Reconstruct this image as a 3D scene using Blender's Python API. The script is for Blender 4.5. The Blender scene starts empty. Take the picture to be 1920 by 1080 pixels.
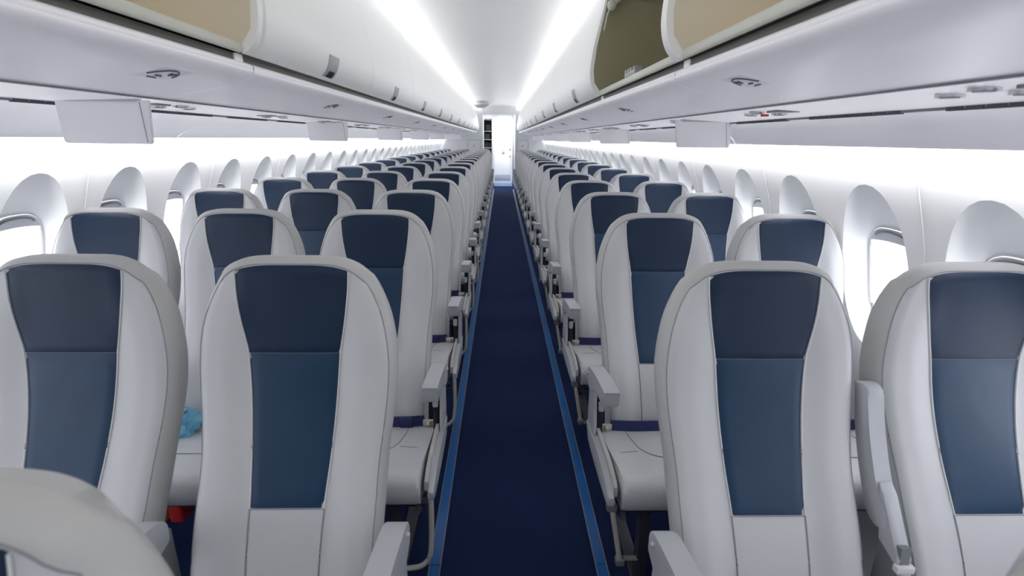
import bpy, bmesh, math, random
from mathutils import Vector, Matrix
random.seed(7)
SC = bpy.context.scene
COL = SC.collection
PI = math.pi

# ------------------------------------------------------------------ materials
def srgb(r, g, b):
    def f(c):
        c /= 255.0
        return c / 12.92 if c <= 0.04045 else ((c + 0.055) / 1.055) ** 2.4
    return (f(r), f(g), f(b), 1.0)

def mat(name, rgb, rough=0.5, metal=0.0, spec=0.5, bump=0.0, bscale=60.0, vary=0.0, vscale=8.0,
        emit=0.0, ecol=None, coat=0.0, bdist=0.002, stretch=None):
    m = bpy.data.materials.new(name); m.use_nodes = True
    nt = m.node_tree; b = nt.nodes['Principled BSDF']
    c = srgb(*rgb)
    b.inputs['Base Color'].default_value = c
    b.inputs['Roughness'].default_value = rough
    b.inputs['Metallic'].default_value = metal
    b.inputs['Specular IOR Level'].default_value = spec
    b.inputs['Coat Weight'].default_value = coat
    if emit:
        b.inputs['Emission Color'].default_value = srgb(*ecol) if ecol else c
        b.inputs['Emission Strength'].default_value = emit
    tc = None
    if bump or vary:
        tc = nt.nodes.new('ShaderNodeTexCoord')
        src = tc.outputs['Object']
        if stretch:
            mp = nt.nodes.new('ShaderNodeMapping'); mp.inputs['Scale'].default_value = stretch
            nt.links.new(src, mp.inputs['Vector']); src = mp.outputs['Vector']
    if vary:
        n = nt.nodes.new('ShaderNodeTexNoise'); n.inputs['Scale'].default_value = vscale; n.inputs['Detail'].default_value = 4
        nt.links.new(src, n.inputs['Vector'])
        mx = nt.nodes.new('ShaderNodeMixRGB')
        mx.inputs['Color1'].default_value = tuple(max(0, v * (1 - vary)) for v in c[:3]) + (1,)
        mx.inputs['Color2'].default_value = tuple(min(1, v * (1 + vary)) for v in c[:3]) + (1,)
        nt.links.new(n.outputs['Fac'], mx.inputs['Fac']); nt.links.new(mx.outputs['Color'], b.inputs['Base Color'])
    if bump:
        n = nt.nodes.new('ShaderNodeTexNoise'); n.inputs['Scale'].default_value = bscale; n.inputs['Detail'].default_value = 3
        nt.links.new(src, n.inputs['Vector'])
        bp = nt.nodes.new('ShaderNodeBump'); bp.inputs['Strength'].default_value = bump; bp.inputs['Distance'].default_value = bdist
        nt.links.new(n.outputs['Fac'], bp.inputs['Height']); nt.links.new(bp.outputs['Normal'], b.inputs['Normal'])
    return m

M = {}
M['leather'] = mat('pale_grey_leather', (201, 201, 203), 0.42, bump=0.25, bscale=9, bdist=0.004, spec=0.4)
M['leather_side'] = mat('grey_leather_boxing', (186, 186, 185), 0.45, bump=0.15, bscale=12, bdist=0.003, spec=0.4)
M['navy'] = mat('navy_leather', (9, 36, 63), 0.46, bump=0.12, bscale=14, bdist=0.003, vary=0.10, vscale=6, spec=0.32)
M['blue'] = mat('blue_leather', (15, 50, 80), 0.42, bump=0.6, bscale=4, bdist=0.012, vary=0.12, vscale=5, spec=0.38)
M['piping'] = mat('white_piping', (222, 222, 220), 0.5)
M['seam'] = mat('seam_thread', (140, 141, 146), 0.6)
M['belt'] = mat('navy_webbing', (34, 42, 92), 0.7, bump=0.3, bscale=200)
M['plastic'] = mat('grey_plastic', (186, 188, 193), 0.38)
M['plastic_dark'] = mat('dark_grey_plastic', (120, 122, 128), 0.4)  # darker grey plastic for clamps, posts and small fittings
M['black'] = mat('black_plastic', (20, 21, 26), 0.5)
M['metal'] = mat('brushed_metal', (205, 201, 188), 0.3, metal=0.25)
M['leg'] = mat('dark_grey_metal', (70, 72, 80), 0.4, metal=0.4)
M['carpet'] = mat('navy_carpet', (25, 38, 72), 0.95, bump=0.5, bscale=320, bdist=0.003, vary=0.25, vscale=160, spec=0.1)
_b = M['carpet'].node_tree.nodes['Principled BSDF']; _b.inputs['Sheen Weight'].default_value = 0.14; _b.inputs['Sheen Roughness'].default_value = 0.45; _b.inputs['Sheen Tint'].default_value = (.25, .38, .9, 1)
M['strip'] = mat('blue_path_marking', (22, 92, 158), 0.3, vary=0.2, vscale=6, spec=0.6)
M['strip_edge'] = mat('grey_path_edge', (110, 120, 140), 0.35)
M['shell'] = mat('white_cabin_panel_glow', (242, 243, 244), 0.4, spec=0.4, emit=0.13)  # faint emission stands in for bounced light missing on the ceiling
M['wall'] = mat('white_sidewall_panel', (236, 237, 239), 0.45, spec=0.35)
M['bin'] = mat('white_bin_door_glow', (236, 237, 237), 0.38, spec=0.45, emit=0.06)  # small self-glow lifts the bins, which are no light source
M['valance'] = mat('lilac_white_panel_glow', (242, 241, 247), 0.36, spec=0.5, emit=0.10)  # under-bin panels glow slightly to replace weak bounce light
M['psu'] = mat('white_service_panel_glow', (240, 238, 243), 0.35, emit=0.17)  # panel is no lamp; emission makes up for its dim underside lighting
M['olive'] = mat('olive_shadow_liner', (156, 150, 124), 0.7, vary=0.05)  # liner of the shadowed open bin, shade put into a darker colour
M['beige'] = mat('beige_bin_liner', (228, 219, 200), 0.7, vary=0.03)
M['liplight'] = mat('pale_shelf_edge', (206, 207, 196), 0.4)
M['recess'] = mat('dark_grey_recess', (92, 91, 84), 0.55)
M['groove'] = mat('grey_joint', (128, 128, 134), 0.6)
M['slot'] = mat('dark_slot', (70, 70, 76), 0.6)
M['monitor'] = mat('pale_grey_monitor_glow', (226, 225, 229), 0.45, emit=0.08)  # slight emission makes the monitor shell look better lit
M['latch'] = mat('silver_latch', (176, 177, 178), 0.35, metal=0.2)
M['chrome'] = mat('chrome_ring', (215, 215, 220), 0.15, metal=0.9)
M['lens'] = mat('dim_lens', (150, 148, 150), 0.2)
M['red'] = mat('red_mark', (200, 40, 40), 0.5)
M['ink'] = mat('grey_print', (95, 96, 102), 0.7)
M['label'] = mat('pale_placard_glow', (232, 231, 237), 0.45, emit=0.08)  # placard carries an added glow to match the glowing panel behind
M['bulk'] = mat('grey_white_bulkhead', (214, 216, 218), 0.5)
M['door'] = mat('white_cabin_door_glow', (240, 241, 243), 0.4, emit=0.25, ecol=(240, 244, 250))  # door leaf given a glow of its own to look brightly lit
M['galleyfloor'] = mat('blue_sill_step', (104, 142, 196), 0.3)
M['brown'] = mat('dark_galley_box', (92, 84, 78), 0.6)
M['bag'] = mat('light_blue_plastic', (120, 190, 222), 0.25, bump=0.4, bscale=30, bdist=0.005)
M['orange'] = mat('orange_fabric', (190, 105, 20), 0.7)
M['pane'] = mat('blown_out_daylight_pane', (255, 255, 255), 0.2, emit=4.4, ecol=(244, 248, 255))
M['shade'] = mat('grey_window_shade', (205, 206, 212), 0.5)
M['cove'] = mat('lit_diffuser', (255, 255, 255), 0.5, emit=8, ecol=(255, 253, 248))

# ------------------------------------------------------------------ helpers
def tag(o, label=None, cat=None, group=None, kind=None):
    if label: o['label'] = label
    if cat: o['category'] = cat
    if group: o['group'] = group
    if kind: o['kind'] = kind
    return o

def empty(name, loc=(0, 0, 0)):
    o = bpy.data.objects.new(name, None); COL.objects.link(o); o.location = loc
    o.empty_display_size = 0.05
    return o

def mk(name, bm, m, parent=None, smooth=True, angle=35):
    bmesh.ops.recalc_face_normals(bm, faces=bm.faces[:])
    me = bpy.data.meshes.new(name); bm.to_mesh(me); bm.free()
    ms = m if isinstance(m, (list, tuple)) else [m]
    for x in ms: me.materials.append(x)
    if smooth:
        for p in me.polygons: p.use_smooth = True
        try: me.set_sharp_from_angle(angle=math.radians(angle))
        except Exception: pass
    o = bpy.data.objects.new(name, me); COL.objects.link(o)
    if parent: o.parent = parent
    return o

def mesh_only(name, bm, m, angle=35):
    o = mk(name, bm, m, None, True, angle); me = o.data
    bpy.data.objects.remove(o)
    return me

def child(name, me, parent, loc=(0, 0, 0)):
    o = bpy.data.objects.new(name, me); COL.objects.link(o); o.parent = parent; o.location = loc
    return o

def box(bm, x0, x1, y0, y1, z0, z1, bev=0.0, mi=0, seg=2):
    t = bmesh.new()
    vs = [t.verts.new((x, y, z)) for x in (x0, x1) for y in (y0, y1) for z in (z0, z1)]
    for f in ((0, 1, 3, 2), (4, 6, 7, 5), (0, 4, 5, 1), (2, 3, 7, 6), (0, 2, 6, 4), (1, 5, 7, 3)):
        t.faces.new([vs[i] for i in f])
    if bev: bmesh.ops.bevel(t, geom=t.edges[:], offset=bev, segments=seg, affect='EDGES', profile=0.5)
    for f in t.faces: f.material_index = mi
    join(bm, t)

def join(bm, t):
    me = bpy.data.meshes.new('tmp'); t.to_mesh(me); t.free(); bm.from_mesh(me); bpy.data.meshes.remove(me)

def prism(bm, pts, a0, a1, axis='x', bev=0.0, mi=0, seg=3):
    """pts: polygon in the plane across `axis`; x-> (y,z), y-> (x,z), z-> (x,y)"""
    t = bmesh.new()
    def P(a, p):
        return {'x': (a, p[0], p[1]), 'y': (p[0], a, p[1]), 'z': (p[0], p[1], a)}[axis]
    A = [t.verts.new(P(a0, p)) for p in pts]; B = [t.verts.new(P(a1, p)) for p in pts]
    n = len(pts)
    fa = t.faces.new(A); fb = t.faces.new(B[::-1])
    cap = set(fa.edges) | set(fb.edges)
    for i in range(n): t.faces.new([A[i], B[i], B[(i + 1) % n], A[(i + 1) % n]])
    if bev: bmesh.ops.bevel(t, geom=list(cap), offset=bev, segments=seg, affect='EDGES', profile=0.5)
    for f in t.faces: f.material_index = mi
    join(bm, t)

def smooth_pts(pts, n=6):
    """catmull-rom through pts"""
    out = []
    P = [pts[0]] + list(pts) + [pts[-1]]
    for i in range(1, len(P) - 2):
        for k in range(n):
            t = k / n
            out.append(tuple(0.5 * ((2 * P[i][j]) + (-P[i - 1][j] + P[i + 1][j]) * t + (2 * P[i - 1][j] - 5 * P[i][j] + 4 * P[i + 1][j] - P[i + 2][j]) * t * t
                       + (-P[i - 1][j] + 3 * P[i][j] - 3 * P[i + 1][j] + P[i + 2][j]) * t ** 3) for j in range(len(pts[0]))))
    out.append(tuple(pts[-1]))
    return out

def tube(bm, pts, r, n=8, closed=False, mi=0):
    pts = [Vector(p) for p in pts]; rings = []; N = len(pts)
    for i, p in enumerate(pts):
        if closed: d = pts[(i + 1) % N] - pts[i - 1]
        else: d = pts[min(i + 1, N - 1)] - pts[max(i - 1, 0)]
        if d.length < 1e-9: d = Vector((0, 0, 1))
        d.normalize()
        a = d.cross(Vector((0, 0, 1)) if abs(d.z) < 0.9 else Vector((0, 1, 0))).normalized(); b = d.cross(a)
        rings.append([bm.verts.new(p + (a * math.cos(2 * PI * k / n) + b * math.sin(2 * PI * k / n)) * r) for k in range(n)])
    for i in range(N if closed else N - 1):
        A, B = rings[i], rings[(i + 1) % N]
        for k in range(n):
            f = bm.faces.new([A[k], A[(k + 1) % n], B[(k + 1) % n], B[k]]); f.material_index = mi
    if not closed:
        f = bm.faces.new(rings[0][::-1]); f.material_index = mi
        f = bm.faces.new(rings[-1]); f.material_index = mi

def loft(bm, prof, ys, mi=0, thick=None):
    """open profile [(x,z)] swept along y stations"""
    rows = [[bm.verts.new((x, y, z)) for (x, z) in prof] for y in ys]
    for a, b in zip(rows, rows[1:]):
        for i in range(len(prof) - 1):
            f = bm.faces.new([a[i], a[i + 1], b[i + 1], b[i]]); f.material_index = mi
    return rows

def solid_strip(bm, prof, off, y0, y1, mi=0):
    """closed swept strip: prof plus its offset copy (dx,dz)"""
    back = [(x + off[0], z + off[1]) for x, z in prof][::-1]
    prism(bm, list(prof) + back, y0, y1, 'y', 0, mi)

def sphere(bm, c, r, sx=1, sy=1, sz=1, seg=12, mi=0):
    t = bmesh.new(); bmesh.ops.create_uvsphere(t, u_segments=seg, v_segments=seg // 2 + 2, radius=r)
    bmesh.ops.scale(t, vec=(sx, sy, sz), verts=t.verts); bmesh.ops.translate(t, vec=c, verts=t.verts)
    for f in t.faces: f.material_index = mi
    join(bm, t)

def disc(bm, c, r, h, rx=1.0, n=20, mi=0):
    pts = [(c[0] + r * rx * math.cos(2 * PI * k / n), c[1] + r * math.sin(2 * PI * k / n)) for k in range(n)]
    prism(bm, pts, c[2], c[2] + h, 'z', 0, mi)

def lerp_t(T, z):
    """monotone cubic interpolation in a table"""
    n = len(T)
    if z <= T[0][0]: return T[0][1]
    if z >= T[-1][0]: return T[-1][1]
    for i in range(n - 1):
        if z <= T[i + 1][0]: break
    def d(k): return (T[k + 1][1] - T[k][1]) / (T[k + 1][0] - T[k][0])
    def tan(k):
        if k == 0: return d(0)
        if k == n - 1: return d(n - 2)
        a, b = d(k - 1), d(k)
        return 0 if a * b <= 0 else 2 * a * b / (a + b)
    h = T[i + 1][0] - T[i][0]; t = (z - T[i][0]) / h
    return ((2 * t ** 3 - 3 * t * t + 1) * T[i][1] + (t ** 3 - 2 * t * t + t) * h * tan(i)
            + (-2 * t ** 3 + 3 * t * t) * T[i + 1][1] + (t ** 3 - t * t) * h * tan(i + 1))

def ss(a, b, x):
    t = min(1, max(0, (x - a) / (b - a))); return t * t * (3 - 2 * t)

# ------------------------------------------------------------------ camera
f_px, pi_, ya, ro, H = 947.8, 0.2868, 0.0232, -0.0109, 1.418
cy_, sy_ = math.cos(ya), math.sin(ya); cp, sp = math.cos(pi_), math.sin(pi_); cr, sr = math.cos(ro), math.sin(ro)
R0 = Vector((cy_, -sy_, 0)); F = Vector((sy_ * cp, cy_ * cp, -sp)); U0 = Vector((sy_ * sp, cy_ * sp, cp))
rt = cr * R0 - sr * U0; up = sr * R0 + cr * U0
cam = bpy.data.cameras.new('camera'); co = bpy.data.objects.new('camera', cam); COL.objects.link(co)
m3 = Matrix((rt, up, -F)).transposed()
co.matrix_world = Matrix.Translation((0, 0, H)) @ m3.to_4x4()
cam.sensor_width = 36; cam.lens = f_px / 1920 * 36; cam.clip_start = 0.02
cam.dof.use_dof = True; cam.dof.focus_distance = 2.4; cam.dof.aperture_fstop = 4.4
SC.camera = co

# ------------------------------------------------------------------ seat shape
WT = [(0.30, .205), (0.44, .207), (0.52, .209), (0.60, .212), (0.68, .214), (0.76, .222), (0.84, .230), (0.89, .232), (0.95, .228),
      (1.0, .2185), (1.04, .2045), (1.07, .1895), (1.09, .1755), (1.106, .160)]
YC = [(0.30, -.285), (0.38, -.272), (0.48, -.236), (0.56, -.197), (0.64, -.150), (0.72, -.105), (0.80, -.068), (0.88, -.042),
      (0.95, -.026), (1.05, -.010), (1.13, 0.0)]
YCs = YC
def wz(z): return lerp_t(WT, z)
def yc(z): return lerp_t(YCs, z)
def ysurf(x, z):
    w = max(wz(min(z, 1.09)), .176); a = min(abs(x) / w, 1.0)
    b = 0.016 * ss(0.42, 0.74, a) * ss(1.12, 0.95, z) - 0.016 * ss(0.86, 1.0, a) ** 1.5
    return yc(z) - b + 0.010 * ss(1.118, 1.14, z) ** 1.5 - 0.006 * math.cos(min(a, 1) * PI / 2) * ss(0.6, 0.8, z)

def build_backrest():
    bm = bmesh.new()
    z0s = [.33 + (.95 - .33) * i / 26 for i in range(27)] + [.98, 1.0, 1.02, 1.04, 1.055, 1.068, 1.078, 1.088, 1.097, 1.106]
    us = [-1 + 2 * i / 44 for i in range(45)]
    us = [math.copysign(abs(u) ** 0.85, u) for u in us]
    def xz(u, z0):
        w = wz(z0); rise = 0.027 * ss(0.94, 1.106, z0) * (1 - abs(u) ** 5)
        return u * w * .957, z0 + rise
    fr = [[None] * len(us) for _ in z0s]; bk = [[None] * len(us) for _ in z0s]
    def T(z): return 0.085 + 0.03 * ss(1.1, 0.6, z)
    for r, z0 in enumerate(z0s):
        for c, u in enumerate(us):
            x, z = xz(u, z0)
            fr[r][c] = bm.verts.new((x, ysurf(x, z), z))
            zz = 0.33 + (z - 0.33) * 0.985
            bk[r][c] = bm.verts.new((x * .90, yc(z) + T(z) + (0 if abs(u) < .99 else -.006) - 0.012 * (1 - abs(u)) * -1, zz))
    for G, sgn in ((fr, 1), (bk, -1)):
        for r in range(len(z0s) - 1):
            for c in range(len(us) - 1):
                bm.faces.new([G[r][c], G[r][c + 1], G[r + 1][c + 1], G[r + 1][c]][::sgn])
    R, C = len(z0s) - 1, len(us) - 1
    per = [(r, 0) for r in range(R)] + [(R, c) for c in range(C)] + [(r, C) for r in range(R, -1, -1)]
    base = [fr[r][c] for r, c in per]; endl = [bk[r][c] for r, c in per]
    layers = [base]
    for (o, s, dz) in ((0.012, 1.035, 0.008), (0.034, 1.062, 0.013), (0.060, 1.055, 0.013), (0.080, 1.01, 0.007)):
        L = []
        for v, (r, c) in zip(base, per):
            top = ss(1.0, 1.12, v.co.z)
            L.append(bm.verts.new((v.co.x * s, v.co.y + (o - 0.0) * (T(v.co.z) / .1) * (1 - 0.25 * top) - 0.0, v.co.z + dz * top)))
        layers.append(L)
    layers.append(endl)
    for A, B in zip(layers, layers[1:]):
        for i in range(len(per) - 1):
            f = bm.faces.new([A[i], A[i + 1], B[i + 1], B[i]]); f.material_index = 1
    bot = [fr[0][c] for c in range(C + 1)] + [L[-1] for L in layers[1:-1]] + [bk[0][c] for c in range(C, -1, -1)] + [L[0] for L in layers[1:-1]][::-1]
    try: bm.faces.new(bot)
    except Exception: pass
    outline = [v.co.copy() for v in base]
    return mesh_only('backrest', bm, [M['leather'], M['leather_side']], 50), outline

def pw(z):  # half width of the coloured centre strip
    return lerp_t([(0.30, .078), (0.46, .080), (0.60, .084), (0.70, .092), (0.80, .099), (0.88, .104), (0.93, .108), (0.98, .117), (1.03, .125), (1.08, .130), (1.14, .132)], z)

def build_panel(za, zb, m, arch=0.0, puff=0.005, name='panel'):
    bm = bmesh.new(); nz, nx = 22, 16; g = []
    for i in range(nz + 1):
        t = i / nz; row = []
        for k in range(nx + 1):
            u = -1 + 2 * k / nx
            ztop = zb - arch * abs(u) ** 4.0
            z = za + (ztop - za) * t; x = u * pw(z)
            e = max(0.02, ss(0, 0.05, t) * ss(0, 0.05, 1 - t)) * ss(0, 0.09, 1 - abs(u))
            row.append(bm.verts.new((x, ysurf(x, z) + 0.0015 - puff * (0.25 + 0.75 * e ** 0.5) * (1 if e > 0 else 0) - (0.0012 if e == 0 else 0), z)))
        g.append(row)
    for i in range(nz):
        for k in range(nx): bm.faces.new([g[i][k], g[i][k + 1], g[i + 1][k + 1], g[i + 1][k]])
    return mesh_only(name, bm, m, 60)

def on_surf(x, z, d=0.001): return (x, ysurf(x, z) - d, z)

SEAT = {}
me_back, outline = build_backrest()
SEAT['backrest'] = me_back
SEAT['headrest_panel'] = build_panel(.9258, 1.1310, M['navy'], 0.0135, name='headrest_panel')
SEAT['centre_panel'] = build_panel(.600, .9254, M['blue'], 0.0, name='centre_panel')
bm = bmesh.new()
for s in (-1, 1):
    tube(bm, [on_surf(s * (pw(z) + .0005), z, .0022) for z in [0.60 + (1.117 - .60) * i / 40 for i in range(41)]], 0.0015, 5)
SEAT['piping'] = mesh_only('piping', bm, M['piping'], 60)
bm = bmesh.new()
tube(bm, [Vector(p) + Vector((0, -0.0005, 0)) for p in outline], 0.0013, 5)
for s in (-1, 1):
    tube(bm, [on_surf(s * (pw(z) + .001), z, .0006) for z in [0.34 + (.60 - .34) * i / 20 for i in range(21)]], 0.0018, 5)
tube(bm, [on_surf(-.085 + .17 * k / 12, .5985, .0008) for k in range(13)], .0014, 5)
SEAT['seam'] = mesh_only('seam', bm, M['seam'], 60)

# cushion
CW = 0.245
bm = bmesh.new()
prof = smooth_pts([(-.245, .300), (-.235, .340), (-.25, .376), (-.32, .390), (-.45, .412), (-.58, .440), (-.640, .444), (-.672, .428), (-.684, .395), (-.680, .362), (-.662, .342), (-.60, .332), (-.40, .306), (-.27, .295)], 4)
prism(bm, prof[:-1], -CW, CW, 'x', 0.012)
SEAT['cushion'] = mesh_only('cushion', bm, M['leather'], 50)
def ctop(y): return lerp_t([(-.684, .395), (-.672, .428), (-.640, .444), (-.58, .440), (-.45, .412), (-.32, .390), (-.25, .376)], y)
bm = bmesh.new()
arc = []
for i in range(31):
    u = -1 + 2 * i / 30
    y = -0.36 - 0.17 * math.sqrt(max(0, 1 - abs(u) ** 4.0)) if abs(u) < 1 else -0.36
    arc.append((u * .15, y, ctop(y) + .0005))
arc = [(-.15, -.27, ctop(-.27))] + arc + [(.15, -.27, ctop(-.27))]
tube(bm, arc, 0.0016, 5)
tube(bm, [(-.15, -.47, ctop(-.47)), (-.2, -.48, ctop(-.48)), (-.243, -.485, ctop(-.485) - .004)], .0014, 5)
tube(bm, [(.15, -.47, ctop(-.47)), (.2, -.48, ctop(-.48)), (.243, -.485, ctop(-.485) - .004)], .0014, 5)
SEAT['cushion_seam'] = mesh_only('cushion_seam', bm, M['seam'], 60)

# belt: webbing across the back of the cushion and a metal anchor each side
bm = bmesh.new()
pts = smooth_pts([(-.205, -.292), (-.12, -.300), (0, -.297), (.12, -.300), (.205, -.290)], 5)
rows = []
for x, y in pts:
    rows.append([bm.verts.new((x, y, .386)), bm.verts.new((x, y - .006, .388)), bm.verts.new((x, y + .002, .424)), bm.verts.new((x, y + .008, .424))])
for a, b in zip(rows, rows[1:]):
    for k in range(4): bm.faces.new([a[k], a[(k + 1) % 4], b[(k + 1) % 4], b[k]])
bm.faces.new(rows[0]); bm.faces.new(rows[-1][::-1])
box(bm, .115, .165, -.312, -.292, .383, .428, .006)
SEAT['seat_belt'] = mesh_only('seat_belt', bm, M['belt'], 40)
bm = bmesh.new()
for s in (-1, 1):
    box(bm, s * .20, s * .245, -.300, -.288, .388, .412, .004)
    tube(bm, [(s * .236, -.296, .404), (s * .246, -.290, .385), (s * .249, -.285, .35)], .007, 8)
    sphere(bm, (s * .222, -.304, .401), .009)
SEAT['belt_anchor'] = mesh_only('belt_anchor', bm, M['metal'], 40)

# under-seat frame + legs (aisle/window seats carry legs)
bm = bmesh.new()
tube(bm, [(-.252, -.60, .305), (.252, -.60, .305)], .019, 12)
tube(bm, [(-.252, -.28, .270), (.252, -.28, .270)], .019, 12)
for s in (-1, 1):
    prism(bm, [(-.66, .30), (-.62, .335), (-.30, .30), (-.20, .33), (-.20, .25), (-.60, .275)], s * .225, s * .24, 'x')
SEAT['seat_frame'] = mesh_only('seat_frame', bm, M['leg'], 30)
def leg_mesh(x):
    bm = bmesh.new()
    prism(bm, [(-.615, .30), (-.585, .30), (-.575, .012), (-.615, .012)], x - .018, x + .018, 'x', .003)
    return mesh_only('leg', bm, M['leg'], 30)
def rleg_mesh(x):
    bm = bmesh.new()
    prism(bm, [(-.30, .27), (-.265, .27), (-.09, .012), (-.14, .012)], x - .015, x + .015, 'x', .003)
    prism(bm, [(-.63, 0), (-.63, .016), (-.07, .016), (-.07, 0)], x - .022, x + .022, 'x', .003)
    return mesh_only('rear_leg', bm, M['leg'], 30)

def arm_cap(s):
    bm = bmesh.new()
    x0, x1 = sorted((s * .240, s * .290))
    prism(bm, smooth_pts([(-.235, .560), (-.228, .596), (-.245, .622), (-.30, .637), (-.42, .655), (-.515, .662), (-.522, .655), (-.522, .618), (-.512, .610), (-.44, .604), (-.36, .588), (-.30, .556), (-.26, .548)], 3)[:-1], x0, x1, 'x', .004, seg=2)
    return mesh_only('armrest', bm, M['plastic'], 35)
def arm_post(s):
    bm = bmesh.new()
    x0, x1 = sorted((s * .272, s * .284))
    prism(bm, [(-.335, .60), (-.255, .585), (-.250, .45), (-.262, .375), (-.375, .375), (-.365, .45)], x0, x1, 'x', .003, seg=2)
    x0, x1 = sorted((s * .258, s * .272))
    prism(bm, [(-.29, .60), (-.25, .585), (-.245, .45), (-.26, .375), (-.33, .375)], x0, x1, 'x', .002, seg=2)
    sphere(bm, (s * .291, -.262, .604), .006)
    return mesh_only('armrest_post', bm, M['plastic'], 35)
def arm_pivot(s):
    bm = bmesh.new()
    x0, x1 = sorted((s * .246, s * .268))
    box(bm, x0, x1, -.345, -.295, .40, .585, .004, 0)
    box(bm, x0 + .001, x1 - .001, -.362, -.344, .500, .536, .005, 1)
    return mesh_only('armrest_hinge', bm, [M['black'], M['plastic']], 35)
def fairing(s):
    bm = bmesh.new()
    x0, x1 = sorted((s * .268, s * .287))
    prism(bm, smooth_pts([(-.25, .405), (-.40, .412), (-.56, .408), (-.655, .392), (-.668, .375), (-.655, .352), (-.56, .345), (-.40, .345), (-.25, .35)], 3)[:-1], x0, x1, 'x', .004, seg=2)
    x0, x1 = sorted((s * .256, s * .268))
    prism(bm, smooth_pts([(-.25, .42), (-.40, .43), (-.56, .430), (-.64, .415), (-.648, .40), (-.64, .37), (-.56, .36), (-.25, .36)], 3)[:-1], x0, x1, 'x', .003, 1, seg=2)
    return mesh_only('side_fairing', bm, [M['plastic'], M['leather_side']], 35)
def bar(s, curved):
    bm = bmesh.new()
    if curved:
        tube(bm, smooth_pts([(s * .276, -.655, .360), (s * .277, -.665, .30), (s * .276, -.675, .22), (s * .270, -.685, .165), (s * .245, -.690, .135), (s * .205, -.690, .125), (s * .15, -.69, .122)], 6), .0085, 10)
    else:
        tube(bm, [(s * .270, -.640, .345), (s * .256, -.655, .262), (s * .238, -.668, .16)], .0085, 10)
        box(bm, *sorted((s * .255, s * .285)), -.655, -.625, .325, .350, .005, 1)
        box(bm, *sorted((s * .224, s * .252)), -.682, -.654, .146, .170, .005, 1)
        tube(bm, [(s * .238, -.668, .158), (s * .238, -.64, .14), (s * .15, -.60, .10)], .0085, 10)
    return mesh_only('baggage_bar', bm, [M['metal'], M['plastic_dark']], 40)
def mid_arm(raised):
    bm = bmesh.new()
    if not raised:
        prism(bm, smooth_pts([(-.225, .555), (-.218, .592), (-.235, .618), (-.30, .635), (-.42, .652), (-.510, .655), (-.520, .645), (-.518, .612), (-.44, .600), (-.36, .584), (-.30, .552), (-.26, .542)], 3)[:-1], -.021, .021, 'x', .004, seg=2)
    else:
        prism(bm, smooth_pts([(-.030, .865), (-.050, .874), (-.078, .868), (-.092, .83), (-.120, .76), (-.165, .675), (-.215, .612), (-.205, .588), (-.170, .585), (-.145, .61), (-.095, .70), (-.055, .79)], 4)[:-1], -.019, .019, 'x', .004, seg=2)
    return mesh_only('middle_armrest', bm, M['plastic'], 35)
def mid_post(raised):
    bm = bmesh.new()
    prism(bm, [(-.26, .585), (-.20, .57), (-.20, .32), (-.28, .32)], -.012, .012, 'x', .002, 1, seg=1)
    if raised:
        prism(bm, [(-.168, .682), (-.186, .664), (-.262, .556), (-.262, .538), (-.20, .56)], -.016, .016, 'x', .002, 0, seg=1)
        box(bm, -.020, .020, -.272, -.256, .528, .545, .003, 2)
        box(bm, -.010, .012, -.275, -.262, .455, .528, .002, 0)
        box(bm, -.022, .006, -.280, -.262, .30, .452, .002, 0)
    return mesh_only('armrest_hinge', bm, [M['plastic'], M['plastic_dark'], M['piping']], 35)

for s in (-1, 1):
    SEAT['armrest', s] = arm_cap(s); SEAT['armrest_post', s] = arm_post(s); SEAT['hinge', s] = arm_pivot(s)
    SEAT['fairing', s] = fairing(s); SEAT['bar', s] = bar(s, s > 0)
    SEAT['leg', s] = leg_mesh(s * .15); SEAT['rleg', s] = rleg_mesh(s * .15)
for r in (0, 1): SEAT['mid', r] = mid_arm(r); SEAT['mpost', r] = mid_post(r)

def make_seat(pos, s):
    """pos: aisle | middle | window ; s: +1 when the aisle lies towards +x"""
    root = empty('airline_seat')
    b = child('backrest', SEAT['backrest'], root)
    child('piping', SEAT['piping'], b); child('seam', SEAT['seam'], b)
    p = child('headrest_panel', SEAT['headrest_panel'], root); p['label'] = 'dark navy leather headrest panel'
    p = child('centre_panel', SEAT['centre_panel'], root); p['label'] = 'dark blue leather centre panel'
    c = child('seat_cushion', SEAT['cushion'], root); child('seam', SEAT['cushion_seam'], c)
    bl = child('seat_belt', SEAT['seat_belt'], root); child('belt_anchor', SEAT['belt_anchor'], bl)
    child('seat_frame', SEAT['seat_frame'], root)
    if pos != 'middle':
        child('leg', SEAT['leg', s], root); child('rear_leg', SEAT['rleg', s], root)
    if pos == 'aisle':
        a = child('armrest', SEAT['armrest', s], root)
        child('armrest_hinge', SEAT['hinge', s], a)
        child('armrest_post', SEAT['armrest_post', s], root)
        child('side_fairing', SEAT['fairing', s], root)
        child('baggage_bar', SEAT['bar', s], root)
    else:
        a = child('armrest', SEAT['mid', 0], root, (s * .2575, 0, 0))
        child('armrest_hinge', SEAT['mpost', 0], a)
    return root

def copy_tree(o, parent=None):
    c = o.copy(); COL.objects.link(c)
    if parent: c.parent = parent
    for k in list(o.children): copy_tree(k, c)
    return c

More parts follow.
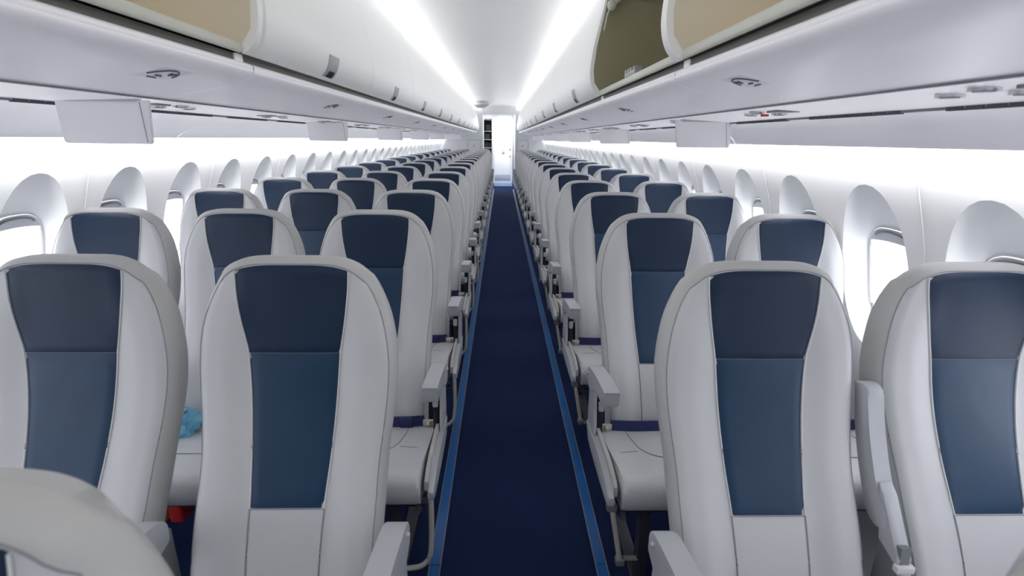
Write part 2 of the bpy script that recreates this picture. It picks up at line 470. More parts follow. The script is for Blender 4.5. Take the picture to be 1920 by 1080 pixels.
PITCH = 0.8128
def frm(o): return 'nearest to the camera' if o == 'nearest' else o + ' from the camera'
ORD25 = ['nearest'] + ['%d%s' % (n, {2: 'nd', 3: 'rd', 22: 'nd', 23: 'rd', 21: 'st'}.get(n, 'th')) for n in range(2, 26)]
YL, YR = 1.1536, 1.122
ORD = ['nearest', 'second', 'third', 'fourth', 'fifth', 'sixth', 'seventh', 'eighth', 'ninth', 'tenth', 'eleventh', 'twelfth',
       'thirteenth', 'fourteenth', 'fifteenth', 'sixteenth', 'seventeenth', 'eighteenth']
LAST = 16
protos = {}
def place(pos, s, x, y, row, label, group):
    key = (pos, s)
    if key not in protos: o = protos[key] = make_seat(pos, s)
    else: o = copy_tree(protos[key])
    o.location = (x, y, 0)
    tag(o, label, 'seat', group)
    return o
spots = []
for side, s, Y0, xs in (('left', 1, YL, (('aisle', -.488), ('middle', -1.008), ('window', -1.513))),
                        ('right', -1, YR, (('aisle', .613), ('window', 1.130)))):
    for pos, x in xs:
        for i in range(-1, LAST + 1):
            if i == -1 and pos != 'aisle': continue
            if i == 0 and pos == 'window' and side == 'left': continue
            spots.append((side, s, pos, x - ((.010 if s > 0 else .022) * s if i == -1 else 0), Y0 + i * PITCH - (.022 if i == -1 else 0), i))
for side, s, pos, x, y, i in spots:
    n = 'row %s from the camera' % ORD[i + 1] if i >= 0 else None
    if i == -1:
        lab = 'blurred pale leather seat top closest to camera, at lower %s corner' % side
    elif i == LAST:
        lab = 'small pale and navy %s seat in the last row before the %s bulkhead' % (pos, side)
    else:
        lab = 'pale leather %s seat with navy panel, %s row back, %s of the aisle' % (pos, ORD[i] if i else 'first full', side)
    place(pos, s, x, y, i, lab, 'pale leather airline seats with navy centre panels')
# the one raised armrest: between aisle and window seat of the first full row on the right
for o in COL.objects:
    if o.parent is None and o.name.startswith('airline_seat') and abs(o.location.x - 1.130) < .01 and abs(o.location.y - YR) < .01:
        for k in o.children:
            if k.name.startswith('armrest'):
                k.data = SEAT['mid', 1]; k['label'] = 'pale armrest folded upright between two seats'
                for h in k.children: h.data = SEAT['mpost', 1]

# ------------------------------------------------------------------ cabin shell
YN, YF = -1.0, 15.3
CX = -.2175
HALF = [(0.0, 1.46), (0.1, 1.52), (0.4, 1.615), (0.65, 1.632), (0.9, 1.600), (1.1, 1.552), (1.278, 1.4925), (1.40, 1.452), (1.55, 1.40)]
def half(z): return lerp_t(HALF, z)

def sidewall(s, y_first, name):
    """s=-1 left, +1 right; window modules of .475 m with flared scoops"""
    PW = .475; bm = bmesh.new()
    def P(dy, z, y0, depth=0.0): return (CX + s * (half(z) + depth), y0 + dy, z)
    NA = 56; zc = .95; zlo, zhi = .50, 1.40
    k0 = math.ceil((YN - y_first) / PW); k1 = int((YF + .25 - y_first) / PW)
    cache = {}
    def V(p):
        key = tuple(round(c, 4) for c in p)
        if key not in cache: cache[key] = bm.verts.new(p)
        return cache[key]
    angs = []
    hw = PW / 2
    for q in range(NA): angs.append(2 * PI * q / NA)
    for cyy, czz in ((hw, zhi - zc), (-hw, zhi - zc), (-hw, zlo - zc), (hw, zlo - zc)):
        a = math.atan2(czz, cyy) % (2 * PI)
        j = min(range(NA), key=lambda q: abs(angs[q] - a)); angs[j] = a
    def rect(a):
        c, sn = math.cos(a), math.sin(a); t = 1e9
        if abs(c) > 1e-9: t = min(t, hw / abs(c))
        if sn > 1e-9: t = min(t, (zhi - zc) / sn)
        if sn < -1e-9: t = min(t, (zlo - zc) / sn)
        return t * c, zc + t * sn
    def reveal(a):
        c, sn = math.cos(a), math.sin(a)
        A, B = .170, (.328 if sn > 0 else .285); n = 2.15
        r = (abs(c / A) ** n + abs(sn / B) ** n) ** (-1 / n)
        return r * c, zc + r * sn
    def pane(a):
        c, sn = math.cos(a), math.sin(a)
        A, B = .128, (.172 if sn > 0 else .21); n = 3.2
        r = (abs(c / A) ** n + abs(sn / B) ** n) ** (-1 / n)
        return r * c, zc + r * sn
    wins = []
    DP = .085
    for k in range(k0, k1 + 1):
        y0 = y_first + k * PW
        if y0 - hw > YF: continue
        rings = []
        for t in (0, .35, .7, .93, 1.0):
            rings.append([(lambda r_, v_: P(r_[0] + (v_[0] - r_[0]) * t, r_[1] + (v_[1] - r_[1]) * t, y0, 0))(rect(a), reveal(a)) for a in angs])
        for t in (.10, .25, .45, .7, .88, 1.0):
            d = DP * (1 - (1 - t) ** 1.35)
            rings.append([(lambda r_, v_: P(r_[0] + (v_[0] - r_[0]) * t, r_[1] + (v_[1] - r_[1]) * t, y0, d))(reveal(a), pane(a)) for a in angs])
        vr = [[V(p) for p in R] for R in rings]
        for A_, B_ in zip(vr, vr[1:]):
            for q in range(NA):
                q2 = (q + 1) % NA
                vs = [A_[q], A_[q2], B_[q2], B_[q]]
                if len(set(vs)) == 4:
                    try: bm.faces.new(vs)
                    except ValueError: pass
        wins.append((y0, [pane(a) for a in angs]))
        # above and below
        for zs in ([1.40, 1.46, 1.52, 1.56], [0.0, .05, .1, .2, .3, .4, .5]):
            for za, zb in zip(zs, zs[1:]):
                bm.faces.new([V(P(-hw, za, y0)), V(P(hw, za, y0)), V(P(hw, zb, y0)), V(P(-hw, zb, y0))])
    o = mk(name, bm, M['wall'], angle=24); tag(o, kind='structure')
    return wins, DP

seen_y0 = 0.3
wn = 0
for s, yf, nm in ((-1, 1.95, 'wall_left'), (1, 1.30, 'wall_right')):
    wins, DP = sidewall(s, yf, nm)
    # panel joints between every second pair of windows
    bm = bmesh.new()
    ys = [yf + .2375 + .95 * k for k in range(-3, 15)]
    for y in ys:
        if y > YF or y < YN: continue
        pts = [(CX + s * (half(z) - .0005), y, z) for z in [.3 + 1.2 * i / 24 for i in range(25)]]
        tube(bm, pts, .0022, 6)
    o = mk('trim_%d' % (1 if s < 0 else 2), bm, M['piping']); tag(o, kind='structure')
    for (y0, pl) in wins:
        if y0 < seen_y0: pass
        wn += 1
        w = empty('window_%d' % wn, (CX + s * (half(.95) + DP), y0, .95)); tag(w, kind='structure')
        def wp(dy, z, dd=0.0): return (s * (half(z) + dd) - s * half(.95), dy, z - .95)
        bm = bmesh.new()
        c = bm.verts.new(wp(0, .95, .004)); vs = [bm.verts.new(wp(a * 1.01, .95 + (z - .95) * 1.01, .004)) for a, z in pl]
        for q in range(len(vs)): bm.faces.new([c, vs[q], vs[(q + 1) % len(vs)]])
        mk('pane', bm, M['pane'], w)
        bm = bmesh.new()
        tube(bm, [wp(a * 1.0, .95 + (z - .95) * 1.0, -.003) for a, z in pl], .006, 6, closed=True)
        mk('frame', bm, M['piping'], w)
        bm = bmesh.new()   # blind, drawn down a hand's width, with its finger grip
        top = sorted([p for p in pl if p[1] > 1.055], key=lambda p: p[0])
        n = len(top)
        up_ = [bm.verts.new(wp(a * .97, z - .003, -.012)) for a, z in top]
        lo_ = [bm.verts.new(wp(a * .97, 1.060 + .012 * (1 - (a / .128) ** 2), -.012)) for a, z in top]
        for q in range(n - 1): bm.faces.new([up_[q], up_[q + 1], lo_[q + 1], lo_[q]])
        tube(bm, [wp(.075 * math.cos(t), 1.088 + .020 * math.sin(t), -.016) for t in [PI * i / 12 for i in range(13)]], .0035, 6, mi=1)
        mk('window_shade', bm, [M['shade'], M['plastic_dark']], w)

# floor
bm = bmesh.new(); box(bm, CX - 1.5, CX + 1.5, YN, 16.9, -.05, 0)
tag(mk('floor', bm, M['carpet'], smooth=False), kind='structure')
# path marking strips either side of the aisle
for x, lab in ((-.2225, 'blue floor path marking strip left of the aisle'), (.352, 'blue floor path marking strip right of the aisle')):
    t = empty('floor_path_strip', (x, YN, 0)); tag(t, lab, 'floor strip', 'blue floor path marking strips')
    bm = bmesh.new(); y = 0
    while y < 15.9:
        box(bm, -.017, .017, y, y + .80, 0, .005); y += .803
    mk('marking', bm, M['strip'], t, smooth=False)
    bm = bmesh.new()
    for q in (-1, 1): box(bm, *sorted((q * .017, q * .021)), 0, 15.9, 0, .0065)
    mk('edge', bm, M['strip_edge'], t, smooth=False)

# ceiling: shallow dome panels between the bins, with joints
bm = bmesh.new()
def dome(x): return 2.275 + .030 * math.cos(min(1, abs(x + .10) / .82) * PI / 2)
seams = [1.71 + 2.18 * k for k in range(-2, 8)]
edges = [YN] + [y for y in seams if YN < y < 16.2] + [16.9]
for a, b in zip(edges, edges[1:]):
    xs = [-.92 + 1.64 * i / 24 for i in range(25)]
    loft(bm, [(x, dome(x)) for x in xs], [a + .003, b - .003])
    loft(bm, [(x, dome(x) + .006) for x in xs], [b - .02, b + .02], 1)
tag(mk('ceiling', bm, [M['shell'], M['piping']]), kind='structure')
bm = bmesh.new()
loft(bm, [(-1.75, 1.56), (-1.2, 2.25), (-.92, 2.30), (.72, 2.30), (.95, 2.25), (1.33, 1.56)], [YN, 16.9])
tag(mk('ceiling.001', bm, M['shell']), kind='structure')

def mir(x): return -.20 - x
# valance below the bins (lower panel), profile left; right is mirrored
VAL = smooth_pts([(-.735, 1.603), (-.706, 1.603), (-.695, 1.598), (-.692, 1.589), (-.699, 1.579), (-.716, 1.569), (-.750, 1.558), (-.80, 1.547), (-.88, 1.530), (-.95, 1.516)], 5)
for s, n in ((-1, 3), (1, 4)):
    pr = VAL if s < 0 else [(mir(x), z) for x, z in VAL]
    bm = bmesh.new()
    ys = [-.91 + .03 + 1.21 * k for k in range(14)]
    for a, b in zip(ys, ys[1:]):
        solid_strip(bm, pr, (0, .008), a + .0025, min(b, YF) - .0025)
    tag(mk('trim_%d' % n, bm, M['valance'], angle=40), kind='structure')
# service channel panels
PSU = {-1: [(-.957, 1.516), (-1.285, 1.507)], 1: [(.757, 1.516), (1.045, 1.500)]}
UP = {-1: smooth_pts([(-1.30, 1.505), (-1.36, 1.500), (-1.44, 1.484), (-1.52, 1.455), (-1.585, 1.424), (-1.612, 1.406)], 5),
      1: smooth_pts([(1.058, 1.499), (1.085, 1.492), (1.12, 1.474), (1.155, 1.445), (1.180, 1.420), (1.190, 1.404)], 5)}
for s, n in ((-1, 5), (1, 6)):
    bm = bmesh.new(); solid_strip(bm, PSU[s], (0, .01), YN, YF)
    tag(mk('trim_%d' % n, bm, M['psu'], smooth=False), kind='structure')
    bm = bmesh.new()
    (a, za), (b, zb) = PSU[s]
    box(bm, *sorted((a - .009 * s, a + .001 * s)), YN, YF, za - .004, za + .012)
    box(bm, *sorted((b - .001 * s, b + .014 * s)), YN, YF, zb - .006, zb + .012)
    tag(mk('trim_%d' % (n + 2), bm, M['groove'], smooth=False), kind='structure')
    bm = bmesh.new(); ys = [.75 + 1.9 * k for k in range(-1, 9)] + [YF]
    for q, w_ in zip(ys, ys[1:]):
        solid_strip(bm, UP[s], (0, .006), q + .0015, w_ - .0015)
    tag(mk('trim_%d' % (n + 4), bm, M['valance'], angle=40), kind='structure')

# ------------------------------------------------------------------ overhead bins
FACE = smooth_pts([(-.737, 2.200), (-.705, 2.100), (-.674, 1.960), (-.648, 1.840), (-.638, 1.755), (-.642, 1.700), (-.658, 1.658), (-.682, 1.634), (-.700, 1.629)], 4)
INN = [(-.700, 1.640), (-1.10, 1.640), (-1.22, 1.70), (-1.24, 1.80), (-1.18, 1.98), (-1.02, 2.14), (-.86, 2.205), (-.745, 2.21)]
def X(s, pts): return pts if s < 0 else [(mir(x), z) for x, z in pts]
BIN = {}
L_ = 1.21
for s in (-1, 1):
    bm = bmesh.new(); solid_strip(bm, X(s, FACE), (s * .012, 0), .003, L_ - .003); BIN['door', s] = mesh_only('bin_door', bm, M['bin'], 40)
    bm = bmesh.new()   # shelf edge and dark shadow gap under it
    x0, x1 = sorted([p[0] for p in X(s, [(-.694, 0), (-.74, 0)])])
    box(bm, x0, x1, 0, L_, 1.629, 1.638, 0, 0)
    x0, x1 = sorted([p[0] for p in X(s, [(-.710, 0), (-.76, 0)])]); box(bm, x0, x1, 0, L_, 1.590, 1.630, 0, 0)
    BIN['gap', s] = mesh_only('shadow_gap', bm, M['recess'], 30)
    bm = bmesh.new()
    x0, x1 = sorted([p[0] for p in X(s, [(-.688, 0), (-.735, 0)])])
    box(bm, x0, x1, .006, L_ - .03, 1.629, 1.656, .007, 0, 3)
    BIN['lip', s] = mesh_only('shelf_lip', bm, M['liplight'], 40)
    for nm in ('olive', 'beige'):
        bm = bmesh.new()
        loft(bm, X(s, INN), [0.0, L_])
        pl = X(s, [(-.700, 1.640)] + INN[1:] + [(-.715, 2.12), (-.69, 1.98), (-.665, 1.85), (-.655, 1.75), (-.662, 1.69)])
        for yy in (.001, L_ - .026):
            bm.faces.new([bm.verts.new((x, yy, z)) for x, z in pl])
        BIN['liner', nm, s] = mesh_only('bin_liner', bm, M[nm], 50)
    # divider end frame
    bm = bmesh.new()
    inner = [(x - .040, z + (.012 if z < 1.68 else 0)) for x, z in FACE]
    prism(bm, X(s, FACE + inner[::-1]), L_ - .024, L_ + .024, 'y', .006, 0, 2)
    x0, x1 = sorted([p[0] for p in X(s, [(-.705, 0), (-.745, 0)])]); box(bm, x0, x1, L_ - .04, L_ + .004, 1.598, 1.632, .003, 0)
    BIN['divider', s] = mesh_only('end_frame', bm, M['bin'], 40)
    bm = bmesh.new()   # latch plate on the door foot with its dark finger notch
    pr = [p for p in FACE if 1.636 < p[1] < 1.715]
    solid_strip(bm, X(s, [(x + .004, z) for x, z in pr]), (s * .004, 0), -.055, .055, 0)
    pr2 = [p for p in FACE if 1.634 < p[1] < 1.664]
    solid_strip(bm, X(s, [(x + .0055, z) for x, z in pr2]), (s * .002, 0), -.026, .034, 1)
    BIN['latch', s] = mesh_only('latch', bm, [M['latch'], M['black']], 40)
    bm = bmesh.new()   # raised door
    solid_strip(bm, X(s, smooth_pts([(-.66, 2.150), (-.74, 2.172), (-.86, 2.175), (-1.0, 2.14), (-1.10, 2.08)], 5)), (0, .012), .02, L_ - .04)
    BIN['open', s] = mesh_only('raised_door', bm, M['bin'], 40)
    bm = bmesh.new()   # hinge arm + spring
    p = X(s, [(-.72, 2.03), (-.80, 2.09), (-.86, 2.12), (-.70, 1.985), (-.69, 1.92)])
    yy = L_ - .06
    tube(bm, [(p[0][0], yy, p[0][1]), (p[1][0], yy, p[1][1]), (p[2][0], yy, p[2][1])], .012, 8)
    tube(bm, [(p[4][0], yy, p[4][1]), (p[3][0], yy, p[3][1]), (p[0][0], yy, p[0][1])], .004, 6)
    sphere(bm, (p[0][0], yy, p[0][1]), .026, .9, .6, 1)
    sphere(bm, (p[1][0], yy - .03, p[1][1]), .022, 1, .8, 1)
    tube(bm, [(p[1][0], yy - .14, p[1][1] - .01), (p[1][0], yy, p[1][1] - .01)], .016, 8)
    BIN['hinge', s] = mesh_only('hinge', bm, M['liplight'], 40)
    bm = bmesh.new()   # catch on the shelf lip
    p = X(s, [(-.690, 0)])[0][0]
    x0, x1 = sorted((p, p + s * .03))
    box(bm, x0, x1, .50, .66, 1.655, 1.672, .004)
    for q in (.51, .56, .60, .645): box(bm, x0, x1, q, q + .012, 1.655, 1.684, .003)
    BIN['catch', s] = mesh_only('catch', bm, M['latch'], 40)

BORD = ['nearest', 'second', 'third', 'fourth', 'fifth', 'sixth', 'seventh', 'eighth', 'ninth', 'tenth', 'eleventh', 'twelfth']
for s, side in ((-1, 'left'), (1, 'right')):
    nclosed = 0
    for k in range(-2, 11):
        y = 1.51 + L_ * k
        is_open = (k == -1) or (k == 0 and s > 0)
        if k == -2: is_open = False
        root = empty('overhead_bin', (0, y, 0))
        g = child('shadow_gap', BIN['gap', s], root)
        if is_open:
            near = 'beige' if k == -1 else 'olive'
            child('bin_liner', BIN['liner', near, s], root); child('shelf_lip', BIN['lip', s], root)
            child('end_frame', BIN['divider', s], root)
            d = child('raised_door', BIN['open', s], root); child('hinge', BIN['hinge', s], d)
            if k == 0: child('catch', BIN['catch', s], root)
            if k == 0: lab = 'open overhead bin with shade-darkened olive interior, right side, beyond curved white divider'
            else: lab = 'open overhead bin with beige interior at the top %s corner' % side
            if k == 0: root.location.y = y
        else:
            d = child('bin_door', BIN['door', s], root); child('latch', BIN['latch', s], d, (0, L_ / 2, 0))
            if k == -2: lab = 'closed white overhead bin above the camera, %s side' % side
            else:
                lab = '%s closed white overhead bin door along the %s side' % (BORD[nclosed].capitalize(), side); nclosed += 1
        tag(root, lab, 'overhead bin', 'overhead bins with grey shelf gap')
# end cap of the bin rows
for s, n in ((-1, 11), (1, 12)):
    bm = bmesh.new(); prism(bm, X(s, FACE + [(-1.24, 1.629), (-1.3, 1.8), (-1.1, 2.2)]), 14.83, YF, 'y')
    tag(mk('trim_%d' % n, bm, M['bin'], angle=40), kind='structure')

# row placards on the valance
def val_at(s, d):   # point on the valance surface a distance d in from its edge
    pts = VAL[22:]
    x = -.703 - d
    for (a, za), (b, zb) in zip(pts, pts[1:]):
        if b <= x <= a: return (x if s < 0 else mir(x)), za + (zb - za) * (x - a) / (b - a)
    return (x if s < 0 else mir(x)), 1.55
cnt = {-1: 0, 1: 0}
for s, side in ((-1, 'left'), (1, 'right')):
    for k in range(0, 11):
        y = 1.26 + 1.19 * k
        root = empty('row_placard', (0, y, 0))
        def vp(d, dy, h):
            x, z = val_at(s, d); x2, z2 = val_at(s, d + .01)
            nx, nz = (z2 - z), -(x2 - x)
            if nz > 0: nx, nz = -nx, -nz
            l = math.hypot(nx, nz); return (x + nx / l * h, dy, z + nz / l * h)
        bm = bmesh.new()
        g = [[bm.verts.new(vp(.030 + .075 * i / 4, -.055 + .11 * j / 2, .0012)) for j in range(3)] for i in range(5)]
        for i in range(4):
            for j in range(2): bm.faces.new([g[i][j], g[i + 1][j], g[i + 1][j + 1], g[i][j + 1]])
        mk('plate', bm, M['label'], root)
        bm = bmesh.new()
        tube(bm, [vp(.085 - .045 * math.sin(t), -.045 * math.cos(t), .0025) for t in [PI * (.05 + .9 * i / 14) for i in range(15)]], .0018, 5)
        tube(bm, [vp(.062 + .008 * math.cos(t * 2), .018 + .008 * math.sin(t), .0025) for t in [i * .8 for i in range(8)]], .0015, 5)
        tube(bm, [vp(.080, -.012, .0025), vp(.080, .008, .0025)], .0022, 5)
        tube(bm, [vp(.096, -.018, .0025), vp(.096, .012, .0025)], .0015, 5)
        mk('symbol', bm, M['ink'], root)
        tag(root, 'small printed seat row placard under the %s bins, %s' % (side, frm(BORD[k])), 'placard', 'seat row placards under the bins')

# service units: reading lights + call button ; vents
def psz(s, x):
    (a, za), (b, zb) = PSU[s]; return za + (zb - za) * (x - a) / (b - a)
for s, side, Y0 in ((-1, 'left', 1.05), (1, 'right', .97)):
    proto = None
    for k in range(0, 17):
        y = Y0 + PITCH * k
        if proto is None:
            root = empty('service_unit'); xc = sum(p[0] for p in PSU[s]) / 2 - s * .02
            z = psz(s, xc)
            for q in ((-.045, -.05), (.03, -.05), (-.01, .06)):
                bm = bmesh.new(); disc(bm, (xc + q[0], q[1], psz(s, xc + q[0]) - .006), .024, .010, 1, 20)
                rg = mk('light_ring', bm, M['chrome'], root, angle=40)
                bm = bmesh.new(); disc(bm, (xc + q[0], q[1], psz(s, xc + q[0]) - .0075), .016, .004, 1, 16)
                mk('reading_lens', bm, M['lens'], rg, angle=40)
            bm = bmesh.new()
            box(bm, xc - .04, xc + .03, -.17, -.10, z - .004, z + .004, .002)
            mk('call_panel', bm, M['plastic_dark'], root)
            proto = root; o = root
        else: o = copy_tree(proto)
        o.location = (0, y, 0)
        tag(o, 'overhead reading light cluster above the %s seats, %s' % (side, frm(ORD[k])), 'reading light', 'reading light units over the seats')
    bm0 = bmesh.new(); b = PSU[s][1]
    for j in range(8):
        box(bm0, *sorted((b[0] - s * .003, b[0] + s * .010)), -.205 + j * .0515, -.205 + j * .0515 + .045, b[1] - .009, b[1] + .006)
    vm = mesh_only('air_vent', bm0, M['slot'], 30)
    for k in range(0, 25):
        o = bpy.data.objects.new('air_vent', vm); COL.objects.link(o)
        o.location = (0, 1.585 + .55 * (k - 1) + (.0 if s > 0 else .06), 0)
        tag(o, 'row of dark air outlet slots above the %s windows, %s' % (side, frm(ORD25[k])), 'air vent', 'slotted air outlets along the service panel')
# red marker beside one right-hand unit
bm = bmesh.new(); prism(bm, [(.835, 1.70), (.862, 1.705), (.85, 1.735)], 1.496, 1.503, 'z')
tag(mk('warning_marker', bm, M['red']), 'tiny red triangular mark on the right service panel', 'marker')

# drop-down monitors
def monitor_mesh():
    r = {}
    bm = bmesh.new(); prism(bm, [(-.130, 0), (.130, 0), (.128, -.112), (.122, -.118), (-.112, -.118), (-.118, -.112)], -.005, .005, 'y', .002)
    r['shell'] = mesh_only('screen_shell', bm, M['monitor'], 40)
    bm = bmesh.new(); box(bm, -.1, .1, -.012, .014, -.004, .012, .003)
    r['hinge'] = mesh_only('hinge', bm, M['plastic'], 40)
    bm = bmesh.new(); tube(bm, [(.104, -.0055, -.004), (.116, -.0055, -.114)], .0009, 5)
    r['joint'] = mesh_only('bezel_line', bm, M['groove'], 40)
    return r
mm = monitor_mesh()
for s, side, xc, y0, dy, n in ((-1, 'left', -1.118, 1.53, 1.90, 7), (1, 'right', .925, 2.42, 1.88, 7)):
    for k in range(n):
        o = empty('drop_down_monitor', (xc, y0 + dy * k, psz(s, xc) - .001))
        o.rotation_euler = (math.radians(-6), 0, 0)
        child('hinge', mm['hinge'], o); sh = child('screen_shell', mm['shell'], o); child('bezel_line', mm['joint'], sh)
        tag(o, 'pale grey drop-down monitor hanging from the %s service panel, %s one back' % (side, BORD[k]), 'monitor', 'drop-down monitors')

# ------------------------------------------------------------------ far end: bulkheads, galley, door
bm = bmesh.new(); box(bm, CX - 1.6, -.53, YF, YF + .05, 0, 2.3)
tag(mk('wall_back_left', bm, M['bulk'], smooth=False), kind='structure')
bm = bmesh.new(); box(bm, .40, CX + 1.6, YF, YF + .05, 0, 2.3)
tag(mk('wall_back_right', bm, M['bulk'], smooth=False), kind='structure')
bm = bmesh.new(); box(bm, -.60, .40, YF + .02, YF + .06, 2.08, 2.32)
tag(mk('wall_back_header', bm, M['bulk'], smooth=False), kind='structure')
bm = bmesh.new(); box(bm, -1.2, 1.2, 16.85, 16.9, 0, 2.3)
tag(mk('wall_back', bm, M['bulk'], smooth=False), kind='structure')
bm = bmesh.new(); box(bm, -.60, -.56, YF + .05, 16.85, 0, 2.3); box(bm, .40, .44, YF + .05, 16.85, 0, 2.3)
tag(mk('wall_vestibule', bm, M['bulk'], smooth=False), kind='structure')
for x0, x1, n in ((-.98, -.60, 13), (.46, .78, 14)):
    bm = bmesh.new()
    tube(bm, [(x0, YF - .002, 1.0), (x0, YF - .002, 1.36), (x0 + .02, YF - .002, 1.385), (x1 - .02, YF - .002, 1.385), (x1, YF - .002, 1.36), (x1, YF - .002, 1.0)], .005, 6)
    tag(mk('trim_%d' % n, bm, M['groove']), kind='structure')
for x, lab in ((-.80, 'tiny dark round knob on the far left bulkhead'), (.62, 'tiny dark round knob on the far right bulkhead')):
    bm = bmesh.new(); sphere(bm, (x, YF - .008, 1.22), .014, 1, .5, 1); tag(mk('knob_fitting', bm, M['black']), lab, 'knob')

d = empty('door_1', (.045, 16.80, 0)); tag(d, kind='structure')
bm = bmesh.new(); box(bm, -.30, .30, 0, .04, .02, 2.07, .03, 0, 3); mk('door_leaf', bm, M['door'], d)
bm = bmesh.new(); box(bm, -.26, .26, -.008, .0, .10, .30, .01); box(bm, -.27, -.26, -.006, 0, .34, 2.0); box(bm, .255, .265, -.006, 0, .34, 2.0)
mk('door_trim', bm, M['shade'], d)
bm = bmesh.new()
box(bm, .20, .26, -.03, 0, 1.08, 1.11, .008, 0); box(bm, .21, .25, -.02, 0, .86, .90, .006, 0)
box(bm, -.02, .06, -.012, 0, .95, 1.03, .01, 1); sphere(bm, (.10, -.005, 1.50), .018, seg=10, mi=0); sphere(bm, (-.03, -.005, 1.32), .014, seg=10, mi=0)
mk('door_fittings', bm, [M['plastic_dark'], M['latch']], d)
bm = bmesh.new(); tube(bm, [(-.325, .0, 0), (-.325, .0, 2.02), (-.29, 0, 2.10), (.29, 0, 2.10), (.325, 0, 2.02), (.325, 0, 0)], .022, 8); mk('door_frame', bm, M['plastic'], d)
bm = bmesh.new(); box(bm, -.23, .35, 15.95, 16.78, 0, .012, .004)
tag(mk('door_sill_mat', bm, M['galleyfloor']), 'light blue floor mat in front of the white end door', 'mat')

g = empty('galley_shelf', (-.40, 15.85, 0)); tag(g, 'narrow galley shelf unit with dark compartments left of the end door', 'shelf')
bm = bmesh.new()
box(bm, -.135, -.120, 0, .4, 0, 2.05); box(bm, .105, .125, -.01, .4, 0, 2.05)
for z in (.9, 1.14, 1.38, 1.62, 1.95): box(bm, -.12, .105, 0, .4, z, z + .022)
mk('cabinet', bm, M['bulk'], g, smooth=False)
bm = bmesh.new(); box(bm, -.12, .105, .38, .4, .9, 2.0); mk('back_panel', bm, M['brown'], g, smooth=False)
for (x0, x1, z, h, mm_) in ((-.09, 0, 1.162, .15, 'brown'), (.01, .09, 1.162, .12, 'slot'), (-.10, .05, 1.402, .16, 'brown'), (-.07, .08, 1.642, .18, 'slot')):
    bm = bmesh.new(); box(bm, x0 - .40, x1 - .40, 15.95, 16.15, z, z + h, .01)
    tag(mk('galley_box', bm, M[mm_]), {1.162: 'dark box on the lowest visible galley shelf', 1.402: 'brown box on the middle galley shelf', 1.642: 'dark box on the top galley shelf'}[z] + (' beside another' if (z == 1.162 and x0 > 0) else (' at the left' if z == 1.162 else '')), 'box')
# ceiling fitting at the far end
o = empty('ceiling_light', (-.52, 13.3, 2.235)); tag(o, 'grey oval ceiling fitting near the far end above the left bins', 'ceiling light')
bm = bmesh.new(); sphere(bm, (0, 0, 0), .22, 1, 1.1, .32, 20); mk('housing', bm, M['plastic'], o)
bm = bmesh.new(); disc(bm, (.02, -.03, -.085), .12, .03, 1.1, 20); mk('lens', bm, M['lens'], o)
for yy, n in ((5.1, 'nearest'),):
    bm = bmesh.new(); box(bm, -.075, -.015, yy, yy + .05, dome(-.05) - .004, dome(-.05) + .002, .001)
    tag(mk('ceiling_placard', bm, M['label']), 'tiny pale plate in the middle of the ceiling', 'placard')

# ------------------------------------------------------------------ small loose things
bm = bmesh.new()
t = bmesh.new(); bmesh.ops.create_icosphere(t, subdivisions=4, radius=1)
for v in t.verts:
    n = v.co.normalized()
    r = 1 + .22 * math.sin(5 * n.x + 2 * n.z) * math.cos(4 * n.y + 1) + .10 * math.sin(13 * n.x + 7 * n.y) * math.sin(11 * n.z)
    v.co = Vector((n.x * r * .105, n.y * r * .06, max(n.z, -.55) * r * .062))
bmesh.ops.translate(t, vec=(-1.18, YL + PITCH - .36, .435), verts=t.verts); join(bm, t)
tube(bm, smooth_pts([(-1.12, YL + PITCH - .36, .45), (-1.10, YL + PITCH - .37, .485), (-1.13, YL + PITCH - .35, .50), (-1.17, YL + PITCH - .35, .48)], 5), .008, 6)
tag(mk('plastic_bag', bm, M['bag'], angle=60), 'crumpled light blue plastic bag on the cushion of a left seat', 'bag')
bm = bmesh.new(); box(bm, -1.13, -1.05, YL + PITCH - .62, YL + PITCH - .45, .238, .308, .015, 0, 3)
tag(mk('life_vest_pouch', bm, M['orange']), 'orange life vest pouch under the left seat cushion', 'pouch')
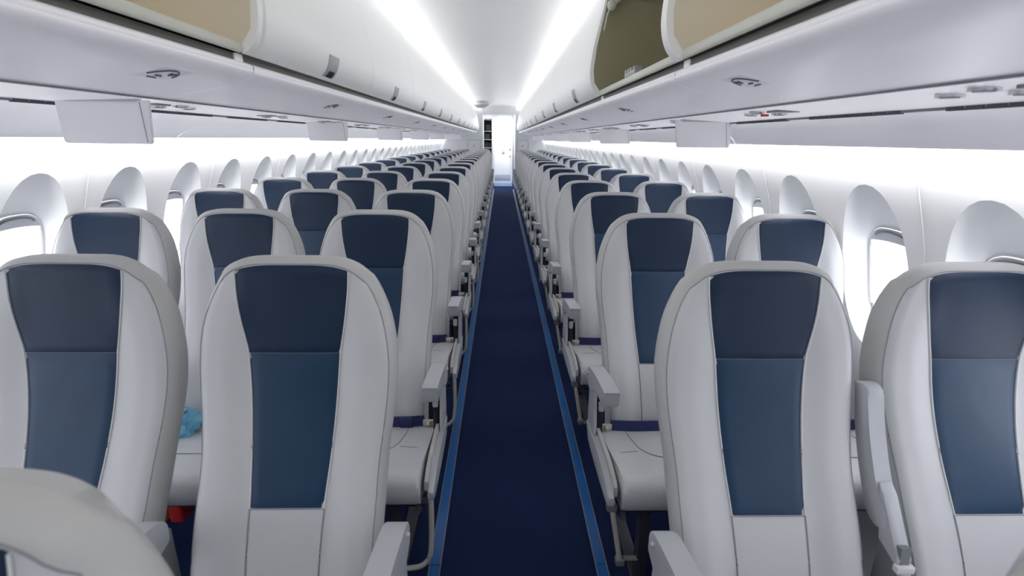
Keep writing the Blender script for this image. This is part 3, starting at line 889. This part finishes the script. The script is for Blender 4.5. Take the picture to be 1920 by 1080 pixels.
bm = bmesh.new(); box(bm, -1.047, -1.00, YL + PITCH - .62, YL + PITCH - .48, .235, .305, .012, 0, 3)
tag(mk('life_vest_tab', bm, M['red']), 'dark red pouch beside the orange life vest pouch', 'pouch')

# ------------------------------------------------------------------ light
def area(name, loc, rot, sx, sy, power, col=(1, 1, 1)):
    l = bpy.data.lights.new(name, 'AREA'); l.shape = 'RECTANGLE'; l.size = sx; l.size_y = sy; l.energy = power; l.color = col
    o = bpy.data.objects.new(name, l); COL.objects.link(o); o.location = loc; o.rotation_euler = rot
    return o
ym, ln = (YN + 16) / 2, 16.0
# ceiling wash from behind the bin tops, aimed inward and up
area('cove_light_left', (-.79, ym, 2.215), (0, math.radians(-112), 0), .05, ln, 30, (1, .985, .96))
area('cove_light_right', (.59, ym, 2.215), (0, math.radians(112), 0), .05, ln, 30, (1, .985, .96))
# sidewall wash from behind the lip
area('sidewall_light_left', (-1.597, ym, 1.452), (0, math.radians(38), 0), .02, ln, 92, (1, 1, 1))
area('sidewall_light_right', (1.170, ym, 1.455), (0, math.radians(-38), 0), .02, ln, 92, (1, 1, 1))
# added fill light, unseen behind the camera, and galley light at the far end
area('front_fill_light', (0.0, -.7, 2.1), (math.radians(35), 0, 0), 1.0, .5, 2, (1, .99, .97))
area('galley_light', (0.05, 16.2, 2.15), (0, 0, 0), .5, .5, 25)

w = bpy.data.worlds.new('world'); SC.world = w; w.use_nodes = True
w.node_tree.nodes['Background'].inputs['Color'].default_value = (.85, .9, 1, 1)
w.node_tree.nodes['Background'].inputs['Strength'].default_value = 0.45
SC.view_settings.view_transform = 'Standard'
SC.view_settings.look = 'None'
SC.view_settings.exposure = 0.0
SC.view_settings.gamma = 1.0
try:
    SC.cycles.use_denoising = True
    SC.cycles.max_bounces = 10; SC.cycles.diffuse_bounces = 8; SC.cycles.glossy_bounces = 3
    SC.cycles.caustics_reflective = False; SC.cycles.caustics_refractive = False
    SC.cycles.sample_clamp_indirect = 6
except Exception: pass
